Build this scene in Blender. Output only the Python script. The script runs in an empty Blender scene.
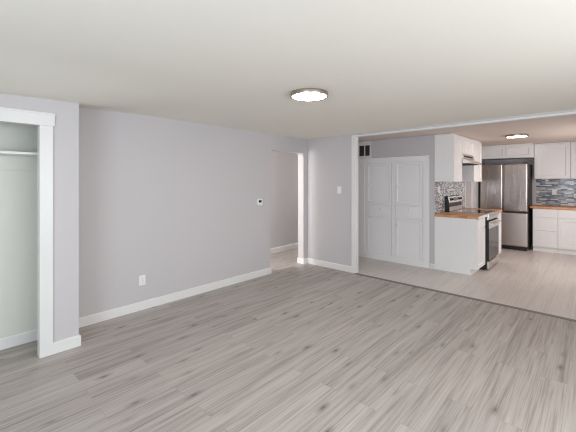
import bpy, bmesh, math, random
from mathutils import Vector, Matrix

# ------------------------------------------------------------------ camera, world, light, exposure
C = bpy.context.scene.collection
SC = bpy.context.scene
F_PX = 332.0
cam_d = bpy.data.cameras.new('camera')
cam = bpy.data.objects.new('camera', cam_d)
C.objects.link(cam)
cam_d.sensor_width = 36.0
cam_d.lens = F_PX / 576.0 * 36.0
cam_d.shift_y = -(216.0 - 181.7) / 576.0
cam_d.clip_start = 0.05
cam.location = (0, 0, 1.5)
cam.rotation_euler = (math.radians(90), 0, math.radians(42.74))
SC.camera = cam

SC.view_settings.view_transform = 'Standard'
SC.view_settings.look = 'None'
SC.view_settings.gamma = 1.0
SC.view_settings.use_curve_mapping = False
SC.view_settings.exposure = 0.25
SC.cycles.filter_width = 1.1
SC.cycles.max_bounces = 14
SC.cycles.diffuse_bounces = 8
SC.cycles.glossy_bounces = 6
SC.cycles.caustics_reflective = False
SC.cycles.caustics_refractive = False

w = bpy.data.worlds.new('world')
SC.world = w
w.use_nodes = True
w.node_tree.nodes['Background'].inputs['Color'].default_value = (0.62, 0.74, 0.95, 1)
w.node_tree.nodes['Background'].inputs['Strength'].default_value = 1.0


def area(name, loc, direction, sx, sy, power, col, spread=180):
    l = bpy.data.lights.new(name, 'AREA')
    l.shape = 'RECTANGLE'
    l.size, l.size_y = sx, sy
    l.energy = power
    l.color = col
    l.spread = math.radians(spread)
    o = bpy.data.objects.new(name, l)
    C.objects.link(o)
    o.location = loc
    o.rotation_euler = Vector(direction).to_track_quat('-Z', 'Y').to_euler()
    return o


# daylight coming in at the windows (right of and behind the camera, kitchen side), plus added hall lights
area('daylight_living_window', (1.5, 1.5, 1.45), (-1, 0, 0.0), 2.6, 1.2, 60, (0.95, 0.97, 1.0))
area('daylight_rear_window', (-0.1, -1.85, 1.4), (0, 1, 0.1), 2.2, 1.2, 80, (0.78, 0.89, 1.0))
area('daylight_kitchen_window', (0.60, 7.2, 1.5), (-1, 0, -0.3), 1.9, 1.1, 25.5, (1.0, 0.93, 0.90))
area('added_hall_light_near', (-4.5, 1.85, 1.6), (0, 1, 0), 0.7, 1.0, 56, (1.0, 0.97, 0.93))  # added light for hall and arch jamb; the end wall has no window
area('added_hall_light_far', (-4.5, 7.4, 1.5), (0, -1, 0), 0.7, 1.2, 9, (1.0, 0.98, 0.95))  # added fill to brighten the hall wall, in front of a solid wall

# ------------------------------------------------------------------ materials


def srgb(r, g, b):
    def f(c):
        c /= 255.0
        return c / 12.92 if c <= 0.04045 else ((c + 0.055) / 1.055) ** 2.4
    return (f(r), f(g), f(b), 1.0)


def new_mat(name):
    m = bpy.data.materials.new(name)
    m.use_nodes = True
    nt = m.node_tree
    return m, nt, nt.nodes['Principled BSDF']


def nd(nt, typ, **kw):
    n = nt.nodes.new(typ)
    for k, v in kw.items():
        if hasattr(n, k):
            setattr(n, k, v)
        else:
            n.inputs[k].default_value = v
    return n


def paint(name, col, rough=0.55, bump=0.05, scale=180.0, var=0.015):
    """rolled paint: tiny value variation and an orange-peel bump"""
    m, nt, b = new_mat(name)
    tc = nd(nt, 'ShaderNodeTexCoord')
    n1 = nd(nt, 'ShaderNodeTexNoise')
    n1.inputs['Scale'].default_value = 1.3
    nt.links.new(tc.outputs['Object'], n1.inputs['Vector'])
    mr = nd(nt, 'ShaderNodeMapRange')
    mr.inputs['To Min'].default_value = 1 - var
    mr.inputs['To Max'].default_value = 1 + var
    nt.links.new(n1.outputs['Fac'], mr.inputs['Value'])
    mx = nd(nt, 'ShaderNodeVectorMath', operation='MULTIPLY')
    mx.inputs[0].default_value = col[:3]
    nt.links.new(mr.outputs['Result'], mx.inputs[1])
    nt.links.new(mx.outputs['Vector'], b.inputs['Base Color'])
    b.inputs['Roughness'].default_value = rough
    n2 = nd(nt, 'ShaderNodeTexNoise')
    n2.inputs['Scale'].default_value = scale
    nt.links.new(tc.outputs['Object'], n2.inputs['Vector'])
    bp = nd(nt, 'ShaderNodeBump')
    bp.inputs['Strength'].default_value = bump
    bp.inputs['Distance'].default_value = 0.011
    nt.links.new(n2.outputs['Fac'], bp.inputs['Height'])
    nt.links.new(bp.outputs['Normal'], b.inputs['Normal'])
    return m


def plain(name, col, rough=0.4, metal=0.0, emit=None, strength=0.0):
    m, nt, b = new_mat(name)
    tc = nd(nt, 'ShaderNodeTexCoord')
    n1 = nd(nt, 'ShaderNodeTexNoise')
    n1.inputs['Scale'].default_value = 14.0
    nt.links.new(tc.outputs['Object'], n1.inputs['Vector'])
    mr = nd(nt, 'ShaderNodeMapRange')
    mr.inputs['To Min'].default_value = max(0.02, rough - 0.03)
    mr.inputs['To Max'].default_value = rough + 0.03
    nt.links.new(n1.outputs['Fac'], mr.inputs['Value'])
    nt.links.new(mr.outputs['Result'], b.inputs['Roughness'])
    b.inputs['Base Color'].default_value = col
    b.inputs['Metallic'].default_value = metal
    if emit:
        b.inputs['Emission Color'].default_value = emit
        b.inputs['Emission Strength'].default_value = strength
    return m


def brushed(name, col, rough=0.3, axis='Z', strength=0.12):
    m, nt, b = new_mat(name)
    tc = nd(nt, 'ShaderNodeTexCoord')
    mp = nd(nt, 'ShaderNodeMapping')
    mp.inputs['Scale'].default_value = {'W': (5, 5, 0.5), 'Z': (90, 90, 1.5), 'H': (1.5, 1.5, 120)}[axis]
    nt.links.new(tc.outputs['Object'], mp.inputs['Vector'])
    n1 = nd(nt, 'ShaderNodeTexNoise')
    n1.inputs['Scale'].default_value = 3.0
    n1.inputs['Detail'].default_value = 4.0
    nt.links.new(mp.outputs['Vector'], n1.inputs['Vector'])
    mr = nd(nt, 'ShaderNodeMapRange')
    mr.inputs['To Min'].default_value = rough - 0.08
    mr.inputs['To Max'].default_value = rough + 0.08
    nt.links.new(n1.outputs['Fac'], mr.inputs['Value'])
    nt.links.new(mr.outputs['Result'], b.inputs['Roughness'])
    bp = nd(nt, 'ShaderNodeBump')
    bp.inputs['Strength'].default_value = strength
    bp.inputs['Distance'].default_value = 0.0006 if axis != 'W' else 0.004
    nt.links.new(n1.outputs['Fac'], bp.inputs['Height'])
    nt.links.new(bp.outputs['Normal'], b.inputs['Normal'])
    b.inputs['Base Color'].default_value = col
    b.inputs['Metallic'].default_value = 1.0
    return m


def ramp(nt, stops, interp='LINEAR'):
    r = nd(nt, 'ShaderNodeValToRGB')
    cr = r.color_ramp
    cr.interpolation = interp
    while len(cr.elements) < len(stops):
        cr.elements.new(0.5)
    for e, (p, c) in zip(cr.elements, stops):
        e.position = p
        e.color = c
    return r


def swizzle(nt, order):
    """object coordinates re-ordered, e.g. 'YX' puts Y along the first axis"""
    tc = nd(nt, 'ShaderNodeTexCoord')
    sp = nd(nt, 'ShaderNodeSeparateXYZ')
    cb = nd(nt, 'ShaderNodeCombineXYZ')
    nt.links.new(tc.outputs['Object'], sp.inputs[0])
    for i, a in enumerate(order):
        nt.links.new(sp.outputs[a], cb.inputs[i])
    return cb


def planks(name, width, length, cols, groove, grain, rough, knots=True, gcol=None, mortar=0.0016, order='YX',
           fine=(1.6, 70.0)):
    m, nt, b = new_mat(name)
    L = nt.links.new
    v = swizzle(nt, order)
    br = nd(nt, 'ShaderNodeTexBrick')
    br.offset = 0.37
    br.offset_frequency = 2
    br.inputs['Color1'].default_value = (0, 0, 0, 1)
    br.inputs['Color2'].default_value = (1, 1, 1, 1)
    br.inputs['Mortar'].default_value = (0.5, 0.5, 0.5, 1)
    br.inputs['Scale'].default_value = 1.0
    br.inputs['Mortar Size'].default_value = mortar
    br.inputs['Brick Width'].default_value = length
    br.inputs['Row Height'].default_value = width
    L(v.outputs[0], br.inputs['Vector'])
    # per-plank offset of the grain
    off = nd(nt, 'ShaderNodeVectorMath', operation='SCALE')
    off.inputs['Scale'].default_value = 37.0
    L(br.outputs['Color'], off.inputs[0])
    ad = nd(nt, 'ShaderNodeVectorMath', operation='ADD')
    L(v.outputs[0], ad.inputs[0])
    L(off.outputs['Vector'], ad.inputs[1])
    mp = nd(nt, 'ShaderNodeMapping')
    mp.inputs['Scale'].default_value = (0.42, 9.0, 1.0)
    L(ad.outputs['Vector'], mp.inputs['Vector'])
    n1 = nd(nt, 'ShaderNodeTexNoise')
    n1.inputs['Scale'].default_value = 1.6
    n1.inputs['Detail'].default_value = 5.0
    n1.inputs['Roughness'].default_value = 0.6
    n1.inputs['Distortion'].default_value = 0.7
    L(mp.outputs['Vector'], n1.inputs['Vector'])
    mp2 = nd(nt, 'ShaderNodeMapping')
    mp2.inputs['Scale'].default_value = (fine[0], fine[1], 1.0)
    L(ad.outputs['Vector'], mp2.inputs['Vector'])
    n2 = nd(nt, 'ShaderNodeTexNoise')
    n2.inputs['Scale'].default_value = 1.5
    n2.inputs['Detail'].default_value = 3.0
    L(mp2.outputs['Vector'], n2.inputs['Vector'])
    mixg = nd(nt, 'ShaderNodeMath', operation='MULTIPLY_ADD')
    mixg.inputs[1].default_value = 0.45
    L(n2.outputs['Fac'], mixg.inputs[0])
    half = nd(nt, 'ShaderNodeMath', operation='MULTIPLY')
    half.inputs[1].default_value = 0.55
    L(n1.outputs['Fac'], half.inputs[0])
    L(half.outputs[0], mixg.inputs[2])
    r = ramp(nt, [(0.5 - grain, cols[0]), (0.5, cols[1]), (0.5 + grain, cols[2])])
    L(mixg.outputs[0], r.inputs['Fac'])
    # plank to plank value
    val = nd(nt, 'ShaderNodeMapRange')
    val.inputs['To Min'].default_value = 0.955
    val.inputs['To Max'].default_value = 1.045
    L(br.outputs['Color'], val.inputs['Value'])
    mul = nd(nt, 'ShaderNodeVectorMath', operation='MULTIPLY')
    L(r.outputs['Color'], mul.inputs[0])
    L(val.outputs['Result'], mul.inputs[1])
    last = mul.outputs['Vector']
    if knots:
        mp3 = nd(nt, 'ShaderNodeMapping')
        mp3.inputs['Scale'].default_value = (1.9, 5.2, 1.0)
        L(ad.outputs['Vector'], mp3.inputs['Vector'])
        vo = nd(nt, 'ShaderNodeTexVoronoi', voronoi_dimensions='2D')
        vo.inputs['Scale'].default_value = 1.0
        vo.inputs['Randomness'].default_value = 1.0
        L(mp3.outputs['Vector'], vo.inputs['Vector'])
        kr = ramp(nt, [(0.03, (1, 1, 1, 1)), (0.06, (0.5, 0.5, 0.5, 1)), (0.17, (0, 0, 0, 1))])
        L(vo.outputs['Distance'], kr.inputs['Fac'])
        km = nd(nt, 'ShaderNodeMath', operation='MULTIPLY')
        sc = nd(nt, 'ShaderNodeSeparateColor')
        L(vo.outputs['Color'], sc.inputs[0])
        some = nd(nt, 'ShaderNodeMapRange')
        some.inputs['From Min'].default_value = 0.25
        some.inputs['From Max'].default_value = 0.8
        some.inputs['To Max'].default_value = 0.85
        L(sc.outputs[0], some.inputs['Value'])
        L(kr.outputs['Color'], km.inputs[0])
        L(some.outputs['Result'], km.inputs[1])
        mk = nd(nt, 'ShaderNodeMix', data_type='RGBA')
        mk.inputs['B'].default_value = srgb(92, 86, 82)
        L(km.outputs[0], mk.inputs['Factor'])
        L(last, mk.inputs['A'])
        last = mk.outputs['Result']
    mg = nd(nt, 'ShaderNodeMix', data_type='RGBA')
    mg.inputs['B'].default_value = gcol or cols[0]
    gm = nd(nt, 'ShaderNodeMath', operation='MULTIPLY')
    gm.inputs[1].default_value = groove
    L(br.outputs['Fac'], gm.inputs[0])
    L(gm.outputs[0], mg.inputs['Factor'])
    L(last, mg.inputs['A'])
    L(mg.outputs['Result'], b.inputs['Base Color'])
    b.inputs['Roughness'].default_value = rough
    bp = nd(nt, 'ShaderNodeBump')
    bp.inputs['Strength'].default_value = 0.12
    bp.inputs['Distance'].default_value = 0.001
    L(n2.outputs['Fac'], bp.inputs['Height'])
    L(bp.outputs['Normal'], b.inputs['Normal'])
    return m


def mosaic(name, order, width, row):
    m, nt, b = new_mat(name)
    L = nt.links.new
    v = swizzle(nt, order)
    br = nd(nt, 'ShaderNodeTexBrick')
    br.offset = 0.43
    br.offset_frequency = 2
    br.squash = 0.6
    br.squash_frequency = 3
    br.inputs['Color1'].default_value = (0, 0, 0, 1)
    br.inputs['Color2'].default_value = (1, 1, 1, 1)
    br.inputs['Mortar'].default_value = (0.5, 0.5, 0.5, 1)
    br.inputs['Scale'].default_value = 1.0
    br.inputs['Mortar Size'].default_value = 0.0016
    br.inputs['Brick Width'].default_value = width
    br.inputs['Row Height'].default_value = row
    L(v.outputs[0], br.inputs['Vector'])
    r = ramp(nt, [(0.0, srgb(60, 66, 80)), (0.14, srgb(214, 218, 222)), (0.28, srgb(112, 132, 150)), (0.42, srgb(168, 172, 176)),
                  (0.54, srgb(84, 86, 92)), (0.62, srgb(190, 198, 206)), (0.76, srgb(146, 128, 116)), (0.84, srgb(226, 226, 224)),
                  (0.93, srgb(120, 124, 132))], 'CONSTANT')
    L(br.outputs['Color'], r.inputs['Fac'])
    mg = nd(nt, 'ShaderNodeMix', data_type='RGBA')
    mg.inputs['B'].default_value = srgb(188, 188, 188)
    L(br.outputs['Fac'], mg.inputs['Factor'])
    L(r.outputs['Color'], mg.inputs['A'])
    L(mg.outputs['Result'], b.inputs['Base Color'])
    b.inputs['Roughness'].default_value = 0.18
    bp = nd(nt, 'ShaderNodeBump')
    bp.inputs['Strength'].default_value = 0.4
    bp.inputs['Distance'].default_value = 0.001
    inv = nd(nt, 'ShaderNodeMath', operation='SUBTRACT')
    inv.inputs[0].default_value = 1.0
    L(br.outputs['Fac'], inv.inputs[1])
    L(inv.outputs[0], bp.inputs['Height'])
    L(bp.outputs['Normal'], b.inputs['Normal'])
    return m


WALL = paint('grey_wall_paint', srgb(200, 197, 199), 0.6)
CEIL = paint('white_ceiling_paint', srgb(240, 238, 229), 0.75, 0.06, 60.0)
KCEIL = paint('lamp_tinted_ceiling_paint', srgb(222, 210, 201), 0.75, 0.06, 60.0)  # kitchen ceiling white with the lamp's warm light tinted in
TRIM = paint('white_trim_paint', srgb(229, 229, 228), 0.35, 0.02)
CLOSET = paint('cream_closet_paint', srgb(218, 219, 211), 0.5)
CAB = paint('white_cabinet_paint', srgb(240, 240, 240), 0.38, 0.02)
WOOD = planks('grey_wood_floor', 0.15, 1.22,
              [srgb(140, 131, 126), srgb(173, 165, 160), srgb(188, 182, 177)], 0.30, 0.145, 0.42, True, srgb(110, 105, 102))
TILE = planks('pale_tile_floor', 0.20, 1.2,
              [srgb(196, 186, 180), srgb(210, 203, 199), srgb(220, 214, 210)], 0.6, 0.2, 0.35, False, srgb(186, 178, 173), 0.003)
BUTCHER = planks('butcher_block_wood', 0.045, 0.5,
                 [srgb(165, 108, 72), srgb(206, 150, 108), srgb(226, 178, 138)], 0.5, 0.16, 0.4, False, srgb(120, 74, 46), 0.0008,
                 'XY', (6.0, 90.0))
MOS_X = mosaic('glass_mosaic_side', 'YZX', 0.06, 0.017)
MOS_Y = mosaic('glass_mosaic_back', 'XZY', 0.11, 0.028)
STEEL = brushed('brushed_steel', srgb(222, 217, 213), 0.3, 'H')
FRIDGE_STEEL_LIT = brushed('fridge_steel_lit', srgb(186, 173, 166), 0.34, 'Z', 0.015)  # same steel as the fridge doors, colour lightened for a brighter reflection
FRIDGE_STEEL = brushed('fridge_steel', srgb(164, 152, 145), 0.25, 'W', 0.55)
NICKEL = plain('brushed_nickel', srgb(178, 166, 154), 0.28, 1.0)
BLACK = plain('black_enamel', srgb(13, 13, 15), 0.42)
GLASSBLK = plain('black_glass', srgb(20, 20, 22), 0.06)
DARK = plain('dark_hood_grey', srgb(38, 37, 36), 0.7)  # dark grey of the hood's vent slot and filter
FRSIDE = plain('dark_grey_fridge_side', srgb(54, 48, 45), 0.5)
VENTDARK = plain('dark_duct', srgb(62, 62, 54), 0.8)
PLASTIC = plain('white_plastic', srgb(238, 238, 236), 0.35)
SLOT = plain('socket_slot', srgb(120, 120, 122), 0.5)
SCREEN = plain('thermostat_screen', srgb(34, 36, 38), 0.15)
STRIP = plain('dark_grey_transition_strip', srgb(124, 116, 111), 0.45)
GLOW = plain('lit_diffuser', srgb(250, 248, 242), 0.5, 0.0, (1.0, 0.93, 0.84, 1), 28.0)
KGLOW = plain('lit_kitchen_diffuser', srgb(250, 244, 236), 0.5, 0.0, (1.0, 0.76, 0.60, 1), 16.0)
PANE = plain('window_glass', srgb(225, 235, 240), 0.05)
PANE.node_tree.nodes['Principled BSDF'].inputs['Transmission Weight'].default_value = 1.0

# ------------------------------------------------------------------ mesh helpers


def box(bm, x0, x1, y0, y1, z0, z1):
    vs = [bm.verts.new((x, y, z)) for x in (min(x0, x1), max(x0, x1)) for y in (min(y0, y1), max(y0, y1)) for z in (min(z0, z1), max(z0, z1))]
    for f in ((0, 1, 3, 2), (4, 6, 7, 5), (0, 4, 5, 1), (2, 3, 7, 6), (0, 2, 6, 4), (1, 5, 7, 3)):
        bm.faces.new([vs[i] for i in f])
    return bm


def B(*boxes):
    bm = bmesh.new()
    for b in boxes:
        box(bm, *b)
    return bm


def prism(bm, pts, axis, a, b):
    """polygon in the two other axes extruded along axis from a to b"""
    def mk(p, t):
        return {'X': (t, p[0], p[1]), 'Y': (p[0], t, p[1]), 'Z': (p[0], p[1], t)}[axis]
    va = [bm.verts.new(mk(p, a)) for p in pts]
    vb = [bm.verts.new(mk(p, b)) for p in pts]
    n = len(pts)
    bm.faces.new(va)
    bm.faces.new(vb[::-1])
    for i in range(n):
        bm.faces.new((va[i], vb[i], vb[(i + 1) % n], va[(i + 1) % n]))
    bmesh.ops.recalc_face_normals(bm, faces=bm.faces)
    return bm


def lathe(bm, prof, centre, axis='Z', seg=48):
    """profile of (radius, height) turned about an axis through centre"""
    rings = []
    cx, cy, cz = centre
    for r, h in prof:
        ring = []
        for i in range(seg):
            a = 2 * math.pi * i / seg
            u, v_ = r * math.cos(a), r * math.sin(a)
            p = {'Z': (cx + u, cy + v_, cz + h), 'Y': (cx + u, cy - h, cz + v_), 'X': (cx + h, cy + u, cz + v_)}[axis]
            ring.append(bm.verts.new(p))
        rings.append(ring)
    for a, b in zip(rings, rings[1:]):
        for i in range(seg):
            bm.faces.new((a[i], a[(i + 1) % seg], b[(i + 1) % seg], b[i]))
    bm.faces.new(rings[0])
    bm.faces.new(rings[-1])
    bmesh.ops.recalc_face_normals(bm, faces=bm.faces)
    return bm


def panel(u0, u1, z0, z1, plane, facing, thick=0.019, rail=0.058, depth=0.012):
    """shaker front: slab whose face is on plane+thick, with a recessed field. facing '-Y' or '+X'."""
    bm = bmesh.new()
    T = thick

    def P(u, z, d):
        return (u, plane - d, z) if facing == '-Y' else (plane + d, u, z)
    if rail <= 0:
        a, b = P(u0, z0, 0), P(u1, z1, T)
        box(bm, a[0], b[0], a[1], b[1], z0, z1)
        return bm
    o = [(u0, z0), (u1, z0), (u1, z1), (u0, z1)]
    i1 = [(u0 + rail, z0 + rail), (u1 - rail, z0 + rail), (u1 - rail, z1 - rail), (u0 + rail, z1 - rail)]
    e = 0.011
    i2 = [(u0 + rail + e, z0 + rail + e), (u1 - rail - e, z0 + rail + e), (u1 - rail - e, z1 - rail - e), (u0 + rail + e, z1 - rail - e)]
    loops = [[bm.verts.new(P(u, z, d)) for u, z in pts] for pts, d in ((o, 0), (o, T), (i1, T), (i2, T - depth))]
    for a, b in zip(loops, loops[1:]):
        for k in range(4):
            bm.faces.new((a[k], a[(k + 1) % 4], b[(k + 1) % 4], b[k]))
    bm.faces.new(loops[0])
    bm.faces.new(loops[-1])
    bmesh.ops.recalc_face_normals(bm, faces=bm.faces)
    return bm


def rootloc(p):
    while p.parent:
        p = p.parent
    return Vector(p.location)


def obj(name, bm, mat, parent=None, bevel=0.0, seg=2, smooth=False):
    me = bpy.data.meshes.new(name)
    if parent:
        bmesh.ops.translate(bm, verts=bm.verts, vec=-rootloc(parent))
    bmesh.ops.recalc_face_normals(bm, faces=bm.faces)
    bm.to_mesh(me)
    bm.free()
    me.materials.append(mat)
    o = bpy.data.objects.new(name, me)
    C.objects.link(o)
    if parent:
        o.parent = parent
    if bevel:
        md = o.modifiers.new('bevel', 'BEVEL')
        md.width = bevel
        md.segments = seg
        md.limit_method = 'ANGLE'
        md.angle_limit = math.radians(40)
    if smooth:
        for p in me.polygons:
            p.use_smooth = True
        md = o.modifiers.new('edges', 'EDGE_SPLIT')
        md.split_angle = math.radians(35)
    return o


def struct(name, bm, mat, parent=None, bevel=0.0, seg=2):
    o = obj(name, bm, mat, parent, bevel, seg)
    if not parent:
        o['kind'] = 'structure'
    return o


def thing(name, label, cat, loc, group=None):
    o = bpy.data.objects.new(name, None)
    o.empty_display_size = 0.1
    C.objects.link(o)
    o.location = loc
    o['label'] = label
    o['category'] = cat
    if group:
        o['group'] = group
    return o


def tag(o, label, cat, group=None):
    o['label'] = label
    o['category'] = cat
    if group:
        o['group'] = group
    return o


# ------------------------------------------------------------------ the setting
H = 2.285                      # living room ceiling
XL, XR = -3.90, 1.60           # left wall, right wall
YF = 4.742                     # far wall, room side
YFB = 4.807                    # far wall, kitchen side
YB = -2.0                      # wall behind the camera
XC = -3.47                     # closet wall
YC = 0.932                     # its outside corner
YP = 5.865                     # pantry wall in the kitchen
XK = -2.008                     # kitchen left wall
XKR = 0.70                     # kitchen right wall
YK = 9.45                      # kitchen back wall
ARY0, ARY1, ARZ = 3.79, 4.637, 2.02
OPX = -2.87                    # left jamb of the kitchen opening
OPZ = 2.24
XH = -4.98                     # hall far wall


def kz(y):
    return 2.29 + (y - YFB) * 0.0125


struct('floor', B((XH - 0.1, XR + 0.1, YB - 0.1, 4.735, -0.1, 0.0), (XH - 0.1, XL - 0.13, 4.735, 7.6, -0.1, 0.0)), WOOD)
struct('floor_kitchen', B((-3.77, XKR + 0.1, 4.735, YK + 0.1, -0.1, 0.008)), TILE)
# ceiling: flat, sagging softly towards the closet wall
def sm(t):
    t = min(1.0, max(0.0, t))
    return t * t * (3 - 2 * t)


def sag(x, y):
    fx = sm((-2.5 - x) / (-2.5 - XC)) if x > XC else 1 - 0.8 * sm((XC - x) / 0.35)
    return 0.068 * fx * (1 - sm((y - YC + 0.05) / 1.0)) * (1.0 + 0.25 * sm((YC - y) / 0.8))


bm = B((-2.5, XR + 0.1, YB - 0.1, YF, H, H + 0.1), (XH - 0.1, XL - 0.13, YB - 0.1, 7.6, H, H + 0.1),
       (XL - 0.13, -2.5, 2.0, YF, H, H + 0.1), (XL - 0.13, -2.5, YB - 0.1, 2.0, H + 0.05, H + 0.1))
nx, ny = 31, 70
gv = [[bm.verts.new((XL - 0.13 + (XL * -1 + 0.13 - 2.5) * i / (nx - 1), YB - 0.1 + (2.1 - YB) * j / (ny - 1), 0)) for j in range(ny)] for i in range(nx)]
for row in gv:
    for v_ in row:
        v_.co.z = H - sag(v_.co.x, v_.co.y)
for i in range(nx - 1):
    for j in range(ny - 1):
        bm.faces.new((gv[i][j], gv[i][j + 1], gv[i + 1][j + 1], gv[i + 1][j])).smooth = True
struct('ceiling', bm, CEIL)
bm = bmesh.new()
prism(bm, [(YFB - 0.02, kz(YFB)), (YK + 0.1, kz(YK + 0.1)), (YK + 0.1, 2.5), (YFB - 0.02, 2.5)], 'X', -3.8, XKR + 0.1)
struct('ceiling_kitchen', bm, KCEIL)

# left wall with the round-cornered opening to the hall
R_ = 0.065
pts = [(YC - 0.09, 0), (ARY0, 0), (ARY0, ARZ - R_)]
for k in range(1, 7):
    a = math.pi - k * math.pi / 12
    pts.append((ARY0 + R_ + R_ * math.cos(a), ARZ - R_ + R_ * math.sin(a)))
for k in range(0, 7):
    a = math.pi / 2 - k * math.pi / 12
    pts.append((ARY1 - R_ + R_ * math.cos(a), ARZ - R_ + R_ * math.sin(a)))
pts += [(ARY1, 0), (YFB, 0), (YFB, H + 0.02), (YC - 0.09, H + 0.02)]
bm = prism(bmesh.new(), pts, 'X', XL - 0.13, XL)
struct('wall_left', bm, WALL)

# closet bump-out: front wall, side, inner lining
struct('wall_closet', B((XC - 0.06, XC, 0.657, YC, 0, H + 0.02), (XC - 0.06, XC, -1.1, 0.657, 2.003, H + 0.02),
                        (XC - 0.06, XC, YB, -1.1, 0, H + 0.02), (XL, XC - 0.06, YC - 0.09, YC, 0, H + 0.02)), WALL)
struct('wall_closet_inside', B((XL - 0.1, XL, -1.3, YC - 0.09, 0, H), (XL, XC - 0.06, YC - 0.102, YC - 0.09, 0, H),
                               (XL, XC - 0.06, -1.3, -1.2, 0, H)), CLOSET)
bm = B((XC, XC + 0.018, 0.637, 0.733, 0, 1.98), (XC - 0.065, XC + 0.004, 0.637, 0.657, 0, 1.98),
       (XC, XC + 0.022, -1.2, 0.744, 1.98, 2.083), (XC - 0.065, XC + 0.004, -1.1, 0.657, 1.98, 2.003),
       (XC, XC + 0.018, -1.2, -1.1, 0, 1.98), (XC, XC + 0.030, -1.21, 0.747, 2.075, 2.090))
struct('trim_closet', bm, TRIM, None, 0.002)

# far wall with the wide opening to the kitchen
bm = B((XL - 0.13, OPX, YF, YFB, 0, H + 0.02), (OPX, XKR, YF, YFB, OPZ, 2.45), (XKR, XR + 0.1, YF, YFB, 0, 2.45))
struct('wall_far', bm, WALL)
bm = B((-2.945, OPX + 0.004, YF - 0.014, YF, 0, OPZ + 0.02), (OPX - 0.002, OPX + 0.006, YF - 0.008, YFB + 0.004, 0, OPZ),
       (OPX, XKR, YF - 0.014, YF, OPZ - 0.004, OPZ + 0.016), (OPX, XKR, YF - 0.008, YFB + 0.004, OPZ - 0.006, OPZ + 0.002),
       (-2.952, OPX + 0.012, YF - 0.02, YF, 0, 0.115))
struct('trim_opening', bm, TRIM, None, 0.0015)
struct('trim_floor_strip', prism(bmesh.new(), [(4.692, 0.0), (4.700, 0.007), (4.725, 0.011), (4.738, 0.011), (4.738, 0.0)], 'X', OPX, XKR), STRIP)

# kitchen shell
struct('wall_pantry', B((-3.77, XK, YP, YP + 0.1, 0, 2.5)), WALL)
struct('wall_kitchen_left', B((XK - 0.1, XK, YP + 0.1, YK, 0, 2.5)), WALL)
struct('wall_kitchen_back', B((XK - 0.1, XKR + 0.1, YK, YK + 0.1, 0, 2.5)), WALL)
struct('wall_kitchen_nook', B((-3.77, -3.67, YFB, YP, 0, 2.5)), WALL)
# kitchen right wall with its window
kw = (6.25, 8.15, 0.9, 2.0)
struct('wall_kitchen_right', B((XKR, XKR + 0.1, YFB, kw[0], 0, 2.5), (XKR, XKR + 0.1, kw[1], YK, 0, 2.5),
                               (XKR, XKR + 0.1, kw[0], kw[1], 0, kw[2]), (XKR, XKR + 0.1, kw[0], kw[1], kw[3], 2.5)), WALL)
# living room right wall and rear wall with their windows
rw = (0.2, 2.8, 0.65, 2.05)
struct('wall_right', B((XR, XR + 0.1, YB, rw[0], 0, H + 0.02), (XR, XR + 0.1, rw[1], YF, 0, H + 0.02),
                       (XR, XR + 0.1, rw[0], rw[1], 0, rw[2]), (XR, XR + 0.1, rw[0], rw[1], rw[3], H + 0.02)), WALL)
bw = (-1.2, 1.0, 0.6, 2.0)
struct('wall_rear', B((XL, bw[0], YB - 0.1, YB, 0, H + 0.02), (bw[1], XR, YB - 0.1, YB, 0, H + 0.02),
                      (bw[0], bw[1], YB - 0.1, YB, 0, bw[2]), (bw[0], bw[1], YB - 0.1, YB, bw[3], H + 0.02)), WALL)
# hall behind the arch
struct('wall_hall', B((XH - 0.1, XH, 1.6, 7.6, 0, H), (XH, XL - 0.13, 1.6, 1.7, 0, H), (XH, XL - 0.13, 7.5, 7.6, 0, H),
                      (XL - 0.13, XL - 0.03, YFB, 7.6, 0, H)), WALL)


def window(name, axis, plane, a0, a1, z0, z1):
    m = (a0 + a1) / 2
    fr = []
    for (p, q, r, s) in ((a0, a1, z0, z0 + 0.05), (a0, a1, z1 - 0.05, z1), (a0, a0 + 0.05, z0, z1), (a1 - 0.05, a1, z0, z1), (m - 0.025, m + 0.025, z0, z1)):
        fr.append((plane + 0.02, plane + 0.08, p, q, r, s) if axis == 'X' else (p, q, plane - 0.08, plane - 0.02, r, s))
    o = struct(name, B(*fr), TRIM, None, 0.002)
    g = (plane + 0.045, plane + 0.05, a0 + .04, a1 - .04, z0 + .04, z1 - .04) if axis == 'X' else (a0 + .04, a1 - .04, plane - 0.05, plane - 0.045, z0 + .04, z1 - .04)
    p = struct('window_pane', B(g), PANE, o)
    return o


window('window_1', 'X', XR, *rw)
window('window_2', 'Y', YB, *bw)
window('window_3', 'X', XKR, *kw)

# white door in the kitchen's left wall, beyond the cooker
struct('door_1', B((XK, XK + 0.012, 8.21, 8.98, 0.012, 2.02)), TRIM, None, 0.002)
struct('trim_door', B((XK, XK + 0.018, 8.13, 8.207, 0.008, 2.1), (XK, XK + 0.018, 8.207, 9.06, 2.024, 2.1), (XK, XK + 0.018, 8.983, 9.06, 0.008, 2.024)), TRIM, None, 0.002)


def base_prof(bm, kind, plane, a0, a1, h=0.098, t=0.015, z0=0.0):
    """baseboard with an eased top edge; kind is the side it faces"""
    pr = [(0, z0), (t, z0), (t, z0 + h - 0.008), (t - 0.006, z0 + h), (0, z0 + h)]
    s = {'+X': 1, '-X': -1, '-Y': -1, '+Y': 1}[kind]
    if kind in ('+X', '-X'):
        prism(bm, [(plane + s * p, z) for p, z in pr], 'Y', a0, a1)
    else:
        # polygon lies in Y,Z and runs along X
        prism(bm, [(plane + s * p, z) for p, z in pr], 'X', a0, a1)
    return bm


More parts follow.
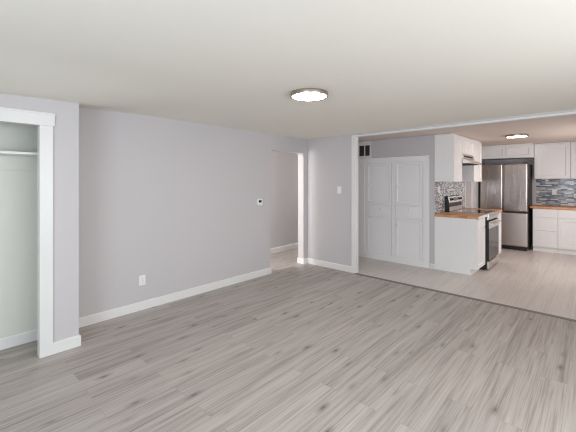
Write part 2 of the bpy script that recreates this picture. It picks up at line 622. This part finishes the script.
bm = base_prof(bmesh.new(), '+X', XL, YC, ARY0)
base_prof(bm, '+Y', ARY0, XL - 0.13, XL + 0.015)
base_prof(bm, '-Y', ARY1, XL - 0.144, XL + 0.015)
base_prof(bm, '+X', XL, ARY1, YF)
struct('baseboard_left', bm, TRIM)
struct('baseboard_far', base_prof(bmesh.new(), '-Y', YF, XL, -2.95), TRIM)
bm = base_prof(bmesh.new(), '+X', XC, 0.733, YC)
base_prof(bm, '+Y', YC, XL, XC + 0.015)
struct('baseboard_closet', bm, TRIM)
bm = base_prof(bmesh.new(), '+X', XL, -1.2, YC - 0.102)
base_prof(bm, '-Y', YC - 0.102, XL, XC - 0.066)
struct('baseboard_closet_inside', bm, TRIM)
struct('baseboard_hall', base_prof(bmesh.new(), '+X', XH, 1.7, 7.5, 0.1), TRIM)
struct('baseboard_pantry', base_prof(bmesh.new(), '-Y', YP, -2.09, XK, 0.085, 0.015, 0.008), TRIM)
struct('baseboard_kitchen', base_prof(bmesh.new(), '+X', XK, 7.68, 8.13, 0.085, 0.012, 0.008), TRIM)

# mosaic backsplashes (fixed to the walls)
struct('wall_backsplash_side', B((XK, XK + 0.006, YP + 0.002, 7.655, 0.95, 1.50)), MOS_X)
struct('wall_backsplash_side_trim', B((XK, XK + 0.009, 7.655, 7.69, 0.95, 1.50)), TRIM)
struct('wall_backsplash_back', B((-0.985, XKR, YK - 0.006, YK, 0.97, 1.565)), MOS_Y)

# ------------------------------------------------------------------ closet shelf
t = thing('closet_shelf', 'white painted shelf on a deep cleat inside the open closet', 'shelf', (-3.75, -0.2, 1.60))
obj('shelf_board', B((XL, -3.60, -1.2, YC - 0.102, 1.735, 1.756)), TRIM, t, 0.002)
obj('cleat', B((XL, XL + 0.02, -1.2, YC - 0.102, 1.606, 1.735)), CLOSET, t, 0.002)

# ------------------------------------------------------------------ small wall fittings
t = thing('wall_outlet', 'white duplex power outlet low on the long left wall', 'outlet', (XL, 1.70, 0.345))
obj('cover_plate', B((XL, XL + 0.006, 1.662, 1.738, 0.287, 0.403)), PLASTIC, t, 0.002)
for zc in (0.321, 0.369):
    s = obj('socket', lathe(bmesh.new(), [(0.0165, 0), (0.0165, 0.008), (0.0145, 0.009)], (XL, 1.70, zc), 'X', 24), PLASTIC, t)
    obj('socket_slot', B((XL + 0.0088, XL + 0.0094, 1.692, 1.6945, zc - 0.006, zc + 0.006), (XL + 0.0088, XL + 0.0094, 1.7055, 1.708, zc - 0.006, zc + 0.006)), SLOT, s)
obj('screw', lathe(bmesh.new(), [(0.003, 0), (0.003, 0.0075)], (XL, 1.70, 0.345), 'X', 12), SLOT, t)

t = thing('thermostat', 'small white thermostat with dark screen beside the hall opening', 'thermostat', (XL, 3.545, 1.13))
obj('case', B((XL, XL + 0.028, 3.49, 3.60, 1.128, 1.232)), PLASTIC, t, 0.01, 3)
obj('screen', B((XL + 0.028, XL + 0.0295, 3.517, 3.573, 1.172, 1.209)), SCREEN, t)
obj('button', B((XL + 0.028, XL + 0.031, 3.525, 3.54, 1.143, 1.152), (XL + 0.028, XL + 0.031, 3.55, 3.565, 1.143, 1.152)), PLASTIC, t)

t = thing('light_switch', 'white rocker light switch on the grey wall left of the kitchen opening', 'switch', (-3.19, YF, 1.36))
obj('cover_plate', B((-3.232, -3.152, YF - 0.006, YF, 1.298, 1.418)), PLASTIC, t, 0.002)
obj('rocker', prism(bmesh.new(), [(YF - 0.006, 1.326), (YF - 0.013, 1.326), (YF - 0.008, 1.39), (YF - 0.006, 1.39)], 'X', -3.208, -3.176), PLASTIC, t)


def backsplash_outlet(label, loc, facing):
    t = thing('backsplash_outlet', label, 'outlet', loc)
    x, y, z = loc
    if facing == '+X':
        obj('cover_plate', B((x, x + 0.006, y - 0.04, y + 0.04, z - 0.06, z + 0.06)), PLASTIC, t, 0.002)
        for dz in (-0.024, 0.024):
            obj('socket', lathe(bmesh.new(), [(0.0165, 0), (0.0165, 0.009)], (x, y, z + dz), 'X', 20), PLASTIC, t)
    else:
        obj('cover_plate', B((x - 0.04, x + 0.04, y - 0.006, y, z - 0.06, z + 0.06)), PLASTIC, t, 0.002)
        for dz in (-0.024, 0.024):
            obj('socket', lathe(bmesh.new(), [(0.0165, 0), (0.0165, 0.009)], (x, y, z + dz), 'Y', 20), PLASTIC, t)


backsplash_outlet('white outlet on the mosaic tile above the short counter near the cooker', (XK + 0.006, 6.06, 1.36), '+X')
backsplash_outlet('white outlet on the mosaic tile right of the refrigerator', (-0.66, YK - 0.006, 1.27), '-Y')

# return-air grille above the pantry
t = thing('wall_vent', 'white vent grille with two dark openings above the pantry cupboard', 'vent', (-3.345, YP, 2.13))
vx0, vx1, vz0, vz1 = -3.50, -3.20, 1.955, 2.300
mx = (vx0 + vx1) / 2 + 0.005
obj('vent_frame', B((vx0, vx1, YP - 0.014, YP, vz1 - 0.085, vz1), (vx0, vx1, YP - 0.014, YP, vz0, vz0 + 0.055),
                    (vx0, vx0 + 0.035, YP - 0.014, YP, vz0 + 0.055, vz1 - 0.085), (vx1 - 0.035, vx1, YP - 0.014, YP, vz0 + 0.055, vz1 - 0.085),
                    (mx - 0.010, mx + 0.010, YP - 0.014, YP, vz0 + 0.055, vz1 - 0.085)), TRIM, t, 0.002)
obj('duct_opening', B((vx0 + 0.035, vx1 - 0.035, YP - 0.003, YP, vz0 + 0.055, vz1 - 0.085)), VENTDARK, t)
for (a, b) in ((vx0 + 0.035, mx - 0.010), (mx + 0.010, vx1 - 0.035)):
    bm = bmesh.new()
    for k in range(9):
        z = vz0 + 0.066 + k * 0.0225
        prism(bm, [(YP - 0.011, z), (YP - 0.0095, z + 0.001), (YP - 0.004, z + 0.009), (YP - 0.0055, z + 0.008)], 'X', a, b)
    obj('louver', bm, VENTDARK, t)

# ------------------------------------------------------------------ ceiling lights


def ceiling_light(label, x, y, z, glow):
    t = thing('ceiling_light', label, 'ceiling light', (x, y, z), 'round flush ceiling lights')
    obj('rim', lathe(bmesh.new(), [(0.150, 0), (0.164, 0.0), (0.167, -0.003), (0.168, -0.031), (0.167, -0.034), (0.153, -0.034), (0.151, -0.031), (0.150, -0.030)],
                     (x, y, z), 'Z', 64), NICKEL, t, smooth=True)
    obj('diffuser', lathe(bmesh.new(), [(0.1515, -0.025), (0.1515, -0.0315), (0.12, -0.0335), (0.06, -0.0345), (0.001, -0.035)], (x, y, z), 'Z', 64), glow, t, smooth=True)


ceiling_light('lit round flush ceiling light with metal rim in the near room', -1.860, 2.290, H, GLOW)
ceiling_light('lit round flush ceiling light on the kitchen ceiling before the refrigerator', -1.0, 6.97, kz(6.80), KGLOW)

# ------------------------------------------------------------------ pantry cupboard (built into the pantry wall)
t = thing('pantry_cupboard', 'tall white built-in pantry cupboard with four doors and two drawers', 'cupboard', (-2.78, YP, 0.008))
px0, px1 = -3.62, -2.098
yf = YP - 0.012
obj('face_frame', B((px0, -3.296, yf, YP, 0.008, 1.90), (-2.776, -2.708, yf, YP, 0.008, 1.90), (-2.214, px1, yf, YP, 0.008, 1.90),
                    (-3.296, -2.776, yf, YP, 1.852, 1.90), (-2.708, -2.214, yf, YP, 1.852, 1.90),
                    (-3.296, -2.776, yf, YP, 0.008, 0.11), (-2.708, -2.214, yf, YP, 0.008, 0.11),
                    (-3.296, -2.776, yf, YP, 1.06, 1.088), (-2.708, -2.214, yf, YP, 1.06, 1.088),
                    (-3.296, -2.776, yf, YP, 0.822, 0.85), (-2.708, -2.214, yf, YP, 0.822, 0.85)), CAB, t, 0.0015)
obj('casing', B((-2.185, px1, yf - 0.012, yf, 0.095, 1.875), (px0, px1, yf - 0.012, yf, 1.875, 1.95), (px0, px1 + 0.004, yf - 0.018, yf, 1.938, 1.955),
                (px0, -3.34, yf - 0.012, yf, 0.095, 1.875)), CAB, t, 0.0015)
obj('plinth', B((px0, px1 + 0.002, yf - 0.014, yf, 0.008, 0.095)), CAB, t, 0.002)


def knob_bm(p, facing):
    prof = [(0.009, 0), (0.009, 0.012), (0.021, 0.018), (0.0225, 0.027), (0.016, 0.034), (0.002, 0.036)]
    return lathe(bmesh.new(), prof, p, 'Y' if facing == '-Y' else 'X', 20)


for (u0, u1, ku, kd) in ((-3.290, -2.782, -3.215, -2.99), (-2.702, -2.220, -2.655, -2.43)):
    for (z0, z1, kzz, nm) in ((1.091, 1.849, 1.425, 'door'), (0.113, 0.819, 0.705, 'door')):
        d = obj(nm, panel(u0, u1, z0, z1, yf + 0.006, '-Y', 0.014, 0.036, 0.008), CAB, t, 0.001)
        obj('knob', knob_bm((ku, yf - 0.006, kzz), '-Y'), PLASTIC, d, smooth=True)
    d = obj('drawer', panel(u0, u1, 0.853, 1.057, yf + 0.006, '-Y', 0.014, 0.0), CAB, t, 0.002)
    obj('knob', knob_bm((kd, yf - 0.008, 0.985), '-Y'), PLASTIC, d, smooth=True)

# ------------------------------------------------------------------ kitchen left run
XF = -1.37        # carcass front of the base cabinets on the left run
KF = 0.008        # kitchen floor level
CT0, CT1 = 0.908, 0.952


def base_side(name, label, y0, y1, doors):
    t = thing(name, label, 'cabinet', ((XK + XF) / 2, (y0 + y1) / 2, KF))
    pr = [(XK, KF), (-1.455, KF), (-1.455, 0.105), (XF, 0.105), (XF, CT0), (XK, CT0)]
    obj('carcass', prism(bmesh.new(), pr, 'Y', y0, y1), CAB, t, 0.0015)
    obj('drawer', panel(y0 + 0.006, y1 - 0.003, 0.752, 0.895, XF, '+X', 0.019, 0.0), CAB, t, 0.0015)
    obj('door', panel(y0 + 0.006, y1 - 0.003, 0.112, 0.742, XF, '+X', 0.019, 0.055 if doors else 0.03), CAB, t, 0.001)
    return t


base_side('base_cabinet', 'white base cabinet with blank end panel beside the cooker', 5.858, 6.352, True)
base_side('base_cabinet', 'narrow white base cabinet squeezed between the cooker and the far doorway', 7.145, 7.655, True)
ct = tag(obj('countertop', B((XK, -1.343, 5.842, 6.354, CT0, CT1)), BUTCHER, None, 0.004),
         'short butcher-block wood countertop nearest the living room', 'countertop')
obj('edge_strip', B((-1.343, -1.331, 5.843, 6.354, CT0 + 0.001, CT1 - 0.001)), TRIM, ct, 0.003)['label'] = 'white edge strip'
tag(obj('countertop', B((XK, -1.335, 7.143, 7.665, CT0, CT1)), BUTCHER, None, 0.004),
    'narrow wood countertop on the far side of the cooker', 'countertop')


def upper_side(label, y0, y1, z0, n):
    t = thing('wall_cabinet', label, 'cabinet', (XK, (y0 + y1) / 2, z0))
    z1 = kz(y0) - 0.003
    obj('carcass', B((XK, -1.72, y0, y1, z0, z1)), CAB, t, 0.0015)
    wdt = (y1 - y0) / n
    for k in range(n):
        obj('door', panel(y0 + k * wdt + 0.002, y0 + (k + 1) * wdt - 0.002, z0 + 0.002, z1 - 0.03, -1.72, '+X', 0.019, 0.055), CAB, t, 0.001)
    return t


upper_side('tall white wall cabinet with blank side above the short wood counter', 5.866, 6.326, 1.50, 1)
upper_side('short white wall cabinet over the range hood', 6.330, 7.092, 1.99, 2)
upper_side('white wall cabinet just past the range hood', 7.096, 7.690, 1.50, 1)

# range hood
t = thing('range_hood', 'slim stainless range hood under the short wall cabinet', 'range hood', (-1.8, 6.71, 1.81))
hy0, hy1 = 6.332, 7.090
pr = [(XK, 1.82), (-1.565, 1.82), (-1.565, 1.845), (-1.70, 1.915), (-1.70, 1.988), (XK, 1.988)]
obj('hood_shell', prism(bmesh.new(), pr, 'Y', hy0, hy1), STEEL, t, 0.003)
obj('vent_slot', B((-1.700, -1.698, hy0 + 0.10, hy1 - 0.10, 1.938, 1.966)), DARK, t)
obj('filter', B((-1.95, -1.60, hy0 + 0.05, hy1 - 0.05, 1.812, 1.82)), DARK, t, 0.002)
for dy in (0.0, 0.04):
    obj('switch', B((-1.565, -1.562, 6.95 + dy, 6.975 + dy, 1.827, 1.838)), BLACK, t)

# cooker
t = thing('cooker', 'freestanding stainless and black electric cooker with glass top', 'cooker', (-1.67, 6.75, KF))
sy0, sy1 = 6.366, 7.132
sxb, sxf = XK + 0.01, -1.335
obj('body', B((sxb, sxf, sy0, sy1, 0.05, 0.935), (sxb + 0.03, sxf - 0.04, sy0 + 0.01, sy1 - 0.01, 0.008, 0.05)), BLACK, t, 0.003)
top = obj('cooktop', B((sxb + 0.09, sxf + 0.02, sy0 + 0.004, sy1 - 0.004, 0.935, 0.962)), STEEL, t, 0.004)
obj('glass_top', B((sxb + 0.10, sxf - 0.015, sy0 + 0.022, sy1 - 0.022, 0.962, 0.9645)), GLASSBLK, top)
obj('front_rail', prism(bmesh.new(), [(sxf, 0.855), (sxf + 0.03, 0.855), (sxf + 0.036, 0.90), (sxf + 0.022, 0.945), (sxf, 0.945)], 'Y', sy0 + 0.002, sy1 - 0.002), STEEL, t, 0.003)
door = obj('oven_door', B((sxf, sxf + 0.030, sy0 + 0.004, sy1 - 0.004, 0.165, 0.835)), BLACK, t, 0.004)
obj('door_glass', B((sxf + 0.030, sxf + 0.033, sy0 + 0.006, sy1 - 0.006, 0.170, 0.70)), GLASSBLK, door, 0.001)
obj('door_band', B((sxf + 0.030, sxf + 0.036, sy0 + 0.005, sy1 - 0.005, 0.703, 0.825)), STEEL, door, 0.003)
bm = bmesh.new()
lathe(bm, [(0.011, 0), (0.011, 0.64)], (0, 0, 0), 'X', 16)
bmesh.ops.rotate(bm, verts=bm.verts, cent=(0, 0, 0), matrix=Matrix.Rotation(math.radians(90), 3, 'Z'))
bmesh.ops.translate(bm, verts=bm.verts, vec=(sxf + 0.072, sy0 + 0.063, 0.785))
box(bm, sxf + 0.034, sxf + 0.070, sy0 + 0.085, sy0 + 0.105, 0.777, 0.793)
box(bm, sxf + 0.034, sxf + 0.070, sy1 - 0.105, sy1 - 0.085, 0.777, 0.793)
obj('door_handle', bm, STEEL, door)
dr = obj('storage_drawer', B((sxf, sxf + 0.034, sy0 + 0.004, sy1 - 0.004, 0.035, 0.152)), STEEL, t, 0.005)
bg = obj('backguard', prism(bmesh.new(), [(sxb, 0.935), (-1.925, 0.935), (-1.925, 1.10), (-1.955, 1.235), (sxb, 1.235)], 'Y', sy0 + 0.002, sy1 - 0.002), BLACK, t, 0.006)  # black sides; bare band under the control panel stands for its overhang shadow
obj('guard_skirt', B((-1.925, -1.918, sy0 + 0.012, sy1 - 0.012, 0.965, 1.045)), STEEL, bg, 0.002)
# tilted control panel with knobs and display
n = Vector((0.135, 0, 0.03)).normalized()
up = Vector((-0.03, 0, 0.135)).normalized()
o0 = Vector((-1.925, 0, 1.10))


def on_panel(y, s, d):
    return o0 + up * s + n * d + Vector((0, y, 0))


bm = bmesh.new()
vs = [bm.verts.new(on_panel(y, s, d)) for y in (sy0 + 0.012, sy1 - 0.012) for s in (0.018, 0.132) for d in (0.0, 0.012)]
for f in ((0, 1, 3, 2), (4, 6, 7, 5), (0, 4, 5, 1), (2, 3, 7, 6), (0, 2, 6, 4), (1, 5, 7, 3)):
    bm.faces.new([vs[i] for i in f])
obj('control_panel', bm, STEEL, bg, 0.002)
bm = bmesh.new()
vs = [bm.verts.new(on_panel(y, s, d)) for y in (6.66, 6.86) for s in (0.045, 0.105) for d in (0.011, 0.0135)]
for f in ((0, 1, 3, 2), (4, 6, 7, 5), (0, 4, 5, 1), (2, 3, 7, 6), (0, 2, 6, 4), (1, 5, 7, 3)):
    bm.faces.new([vs[i] for i in f])
obj('display', bm, GLASSBLK, bg)
for y in (6.44, 6.55, 6.95, 7.06):
    bm = bmesh.new()
    lathe(bm, [(0.022, 0), (0.021, 0.018), (0.015, 0.024), (0.002, 0.025)], (0, 0, 0), 'X', 20)
    bmesh.ops.rotate(bm, verts=bm.verts, cent=(0, 0, 0), matrix=Matrix.Rotation(-math.atan2(n.z, n.x), 3, 'Y'))
    bmesh.ops.translate(bm, verts=bm.verts, vec=on_panel(y, 0.075, 0.012))
    obj('knob', bm, BLACK, bg, smooth=True)

# ------------------------------------------------------------------ refrigerator
t = thing('refrigerator', 'large stainless french-door refrigerator with bottom freezer drawer', 'refrigerator', (-1.5, 8.95, KF))
fx0, fx1, fy = -1.955, -1.048, 8.65
obj('cabinet_body', B((fx0 + 0.004, fx1 - 0.004, fy + 0.075, 9.40, 0.05, 1.885)), FRSIDE, t, 0.004)
obj('door', B((fx0, -1.5045, fy, fy + 0.07, 0.845, 1.90)), FRIDGE_STEEL, t, 0.028, 5)
obj('door', B((-1.4955, fx1, fy, fy + 0.07, 0.845, 1.90)), FRIDGE_STEEL, t, 0.028, 5)
obj('freezer_drawer', B((fx0, fx1, fy, fy + 0.07, 0.09, 0.825)), FRIDGE_STEEL_LIT, t, 0.028, 5)
obj('toe_grille', B((fx0 + 0.02, fx1 - 0.02, fy + 0.04, fy + 0.075, 0.02, 0.085)), BLACK, t, 0.003)
for x in (fx0 + 0.06, fx1 - 0.06):
    for y in (fy + 0.10, 9.33):
        obj('foot', lathe(bmesh.new(), [(0.02, 0), (0.02, 0.045)], (x, y, KF), 'Z', 16), BLACK, t)
for x in (fx0 + 0.05, fx1 - 0.05):
    obj('hinge_cover', B((x - 0.04, x + 0.04, fy + 0.03, fy + 0.13, 1.885, 1.915)), FRSIDE, t, 0.005)

# ------------------------------------------------------------------ back wall cabinets
t = thing('wall_cabinet', 'white two-door wall cabinet above the refrigerator', 'cabinet', (-1.5, YK, 2.03))
zt = kz(8.87) - 0.004
obj('carcass', B((XK + 0.002, -0.990, 8.87, YK, 2.03, zt)), CAB, t, 0.0015)
for a, b in ((XK + 0.03, -1.480), (-1.474, -0.995)):
    obj('door', panel(a, b, 2.034, zt - 0.035, 8.87, '-Y', 0.019, 0.055), CAB, t, 0.001)


def upper_back(label, x0, x1):
    t = thing('wall_cabinet', label, 'cabinet', ((x0 + x1) / 2, YK, 1.565))
    z1 = kz(9.14) - 0.004
    obj('carcass', B((x0, x1, 9.14, YK, 1.565, z1)), CAB, t, 0.0015)
    obj('door', panel(x0 + 0.003, x1 - 0.003, 1.567, z1 - 0.03, 9.14, '-Y', 0.019, 0.07), CAB, t, 0.001)


upper_back('white single-door wall cabinet right of the refrigerator', -0.986, -0.372)
upper_back('white wall cabinet cut off by the right edge of the photo', -0.368, 0.69)


def base_back(label, x0, x1, fronts):
    t = thing('base_cabinet', label, 'cabinet', ((x0 + x1) / 2, 9.15, KF))
    pr = [(8.90, KF), (YK - 0.001, KF), (YK - 0.001, 0.928), (8.87, 0.928), (8.87, 0.105), (8.90, 0.105)]
    obj('carcass', prism(bmesh.new(), pr, 'X', x0, x1), CAB, t, 0.0015)
    for (nm, a, b, z0, z1, rail) in fronts:
        obj(nm, panel(a, b, z0, z1, 8.87, '-Y', 0.019, rail), CAB, t, 0.001)


base_back('white base cabinet with three stacked drawers right of the refrigerator', -0.986, -0.562,
          [('drawer', -0.983, -0.565, 0.749, 0.920, 0.0), ('drawer', -0.983, -0.565, 0.464, 0.743, 0.0), ('drawer', -0.983, -0.565, 0.118, 0.458, 0.0)])
base_back('white base cabinet with panelled door beyond the three-drawer cabinet', -0.560, 0.69,
          [('drawer', -0.557, 0.06, 0.749, 0.920, 0.0), ('door', -0.557, 0.06, 0.118, 0.743, 0.065),
           ('drawer', 0.066, 0.687, 0.749, 0.920, 0.0), ('door', 0.066, 0.687, 0.118, 0.743, 0.065)])
tag(obj('countertop', B((-1.035, 0.695, 8.825, YK - 0.007, 0.928, 0.972)), BUTCHER, None, 0.004),
    'long butcher-block wood countertop right of the refrigerator', 'countertop')
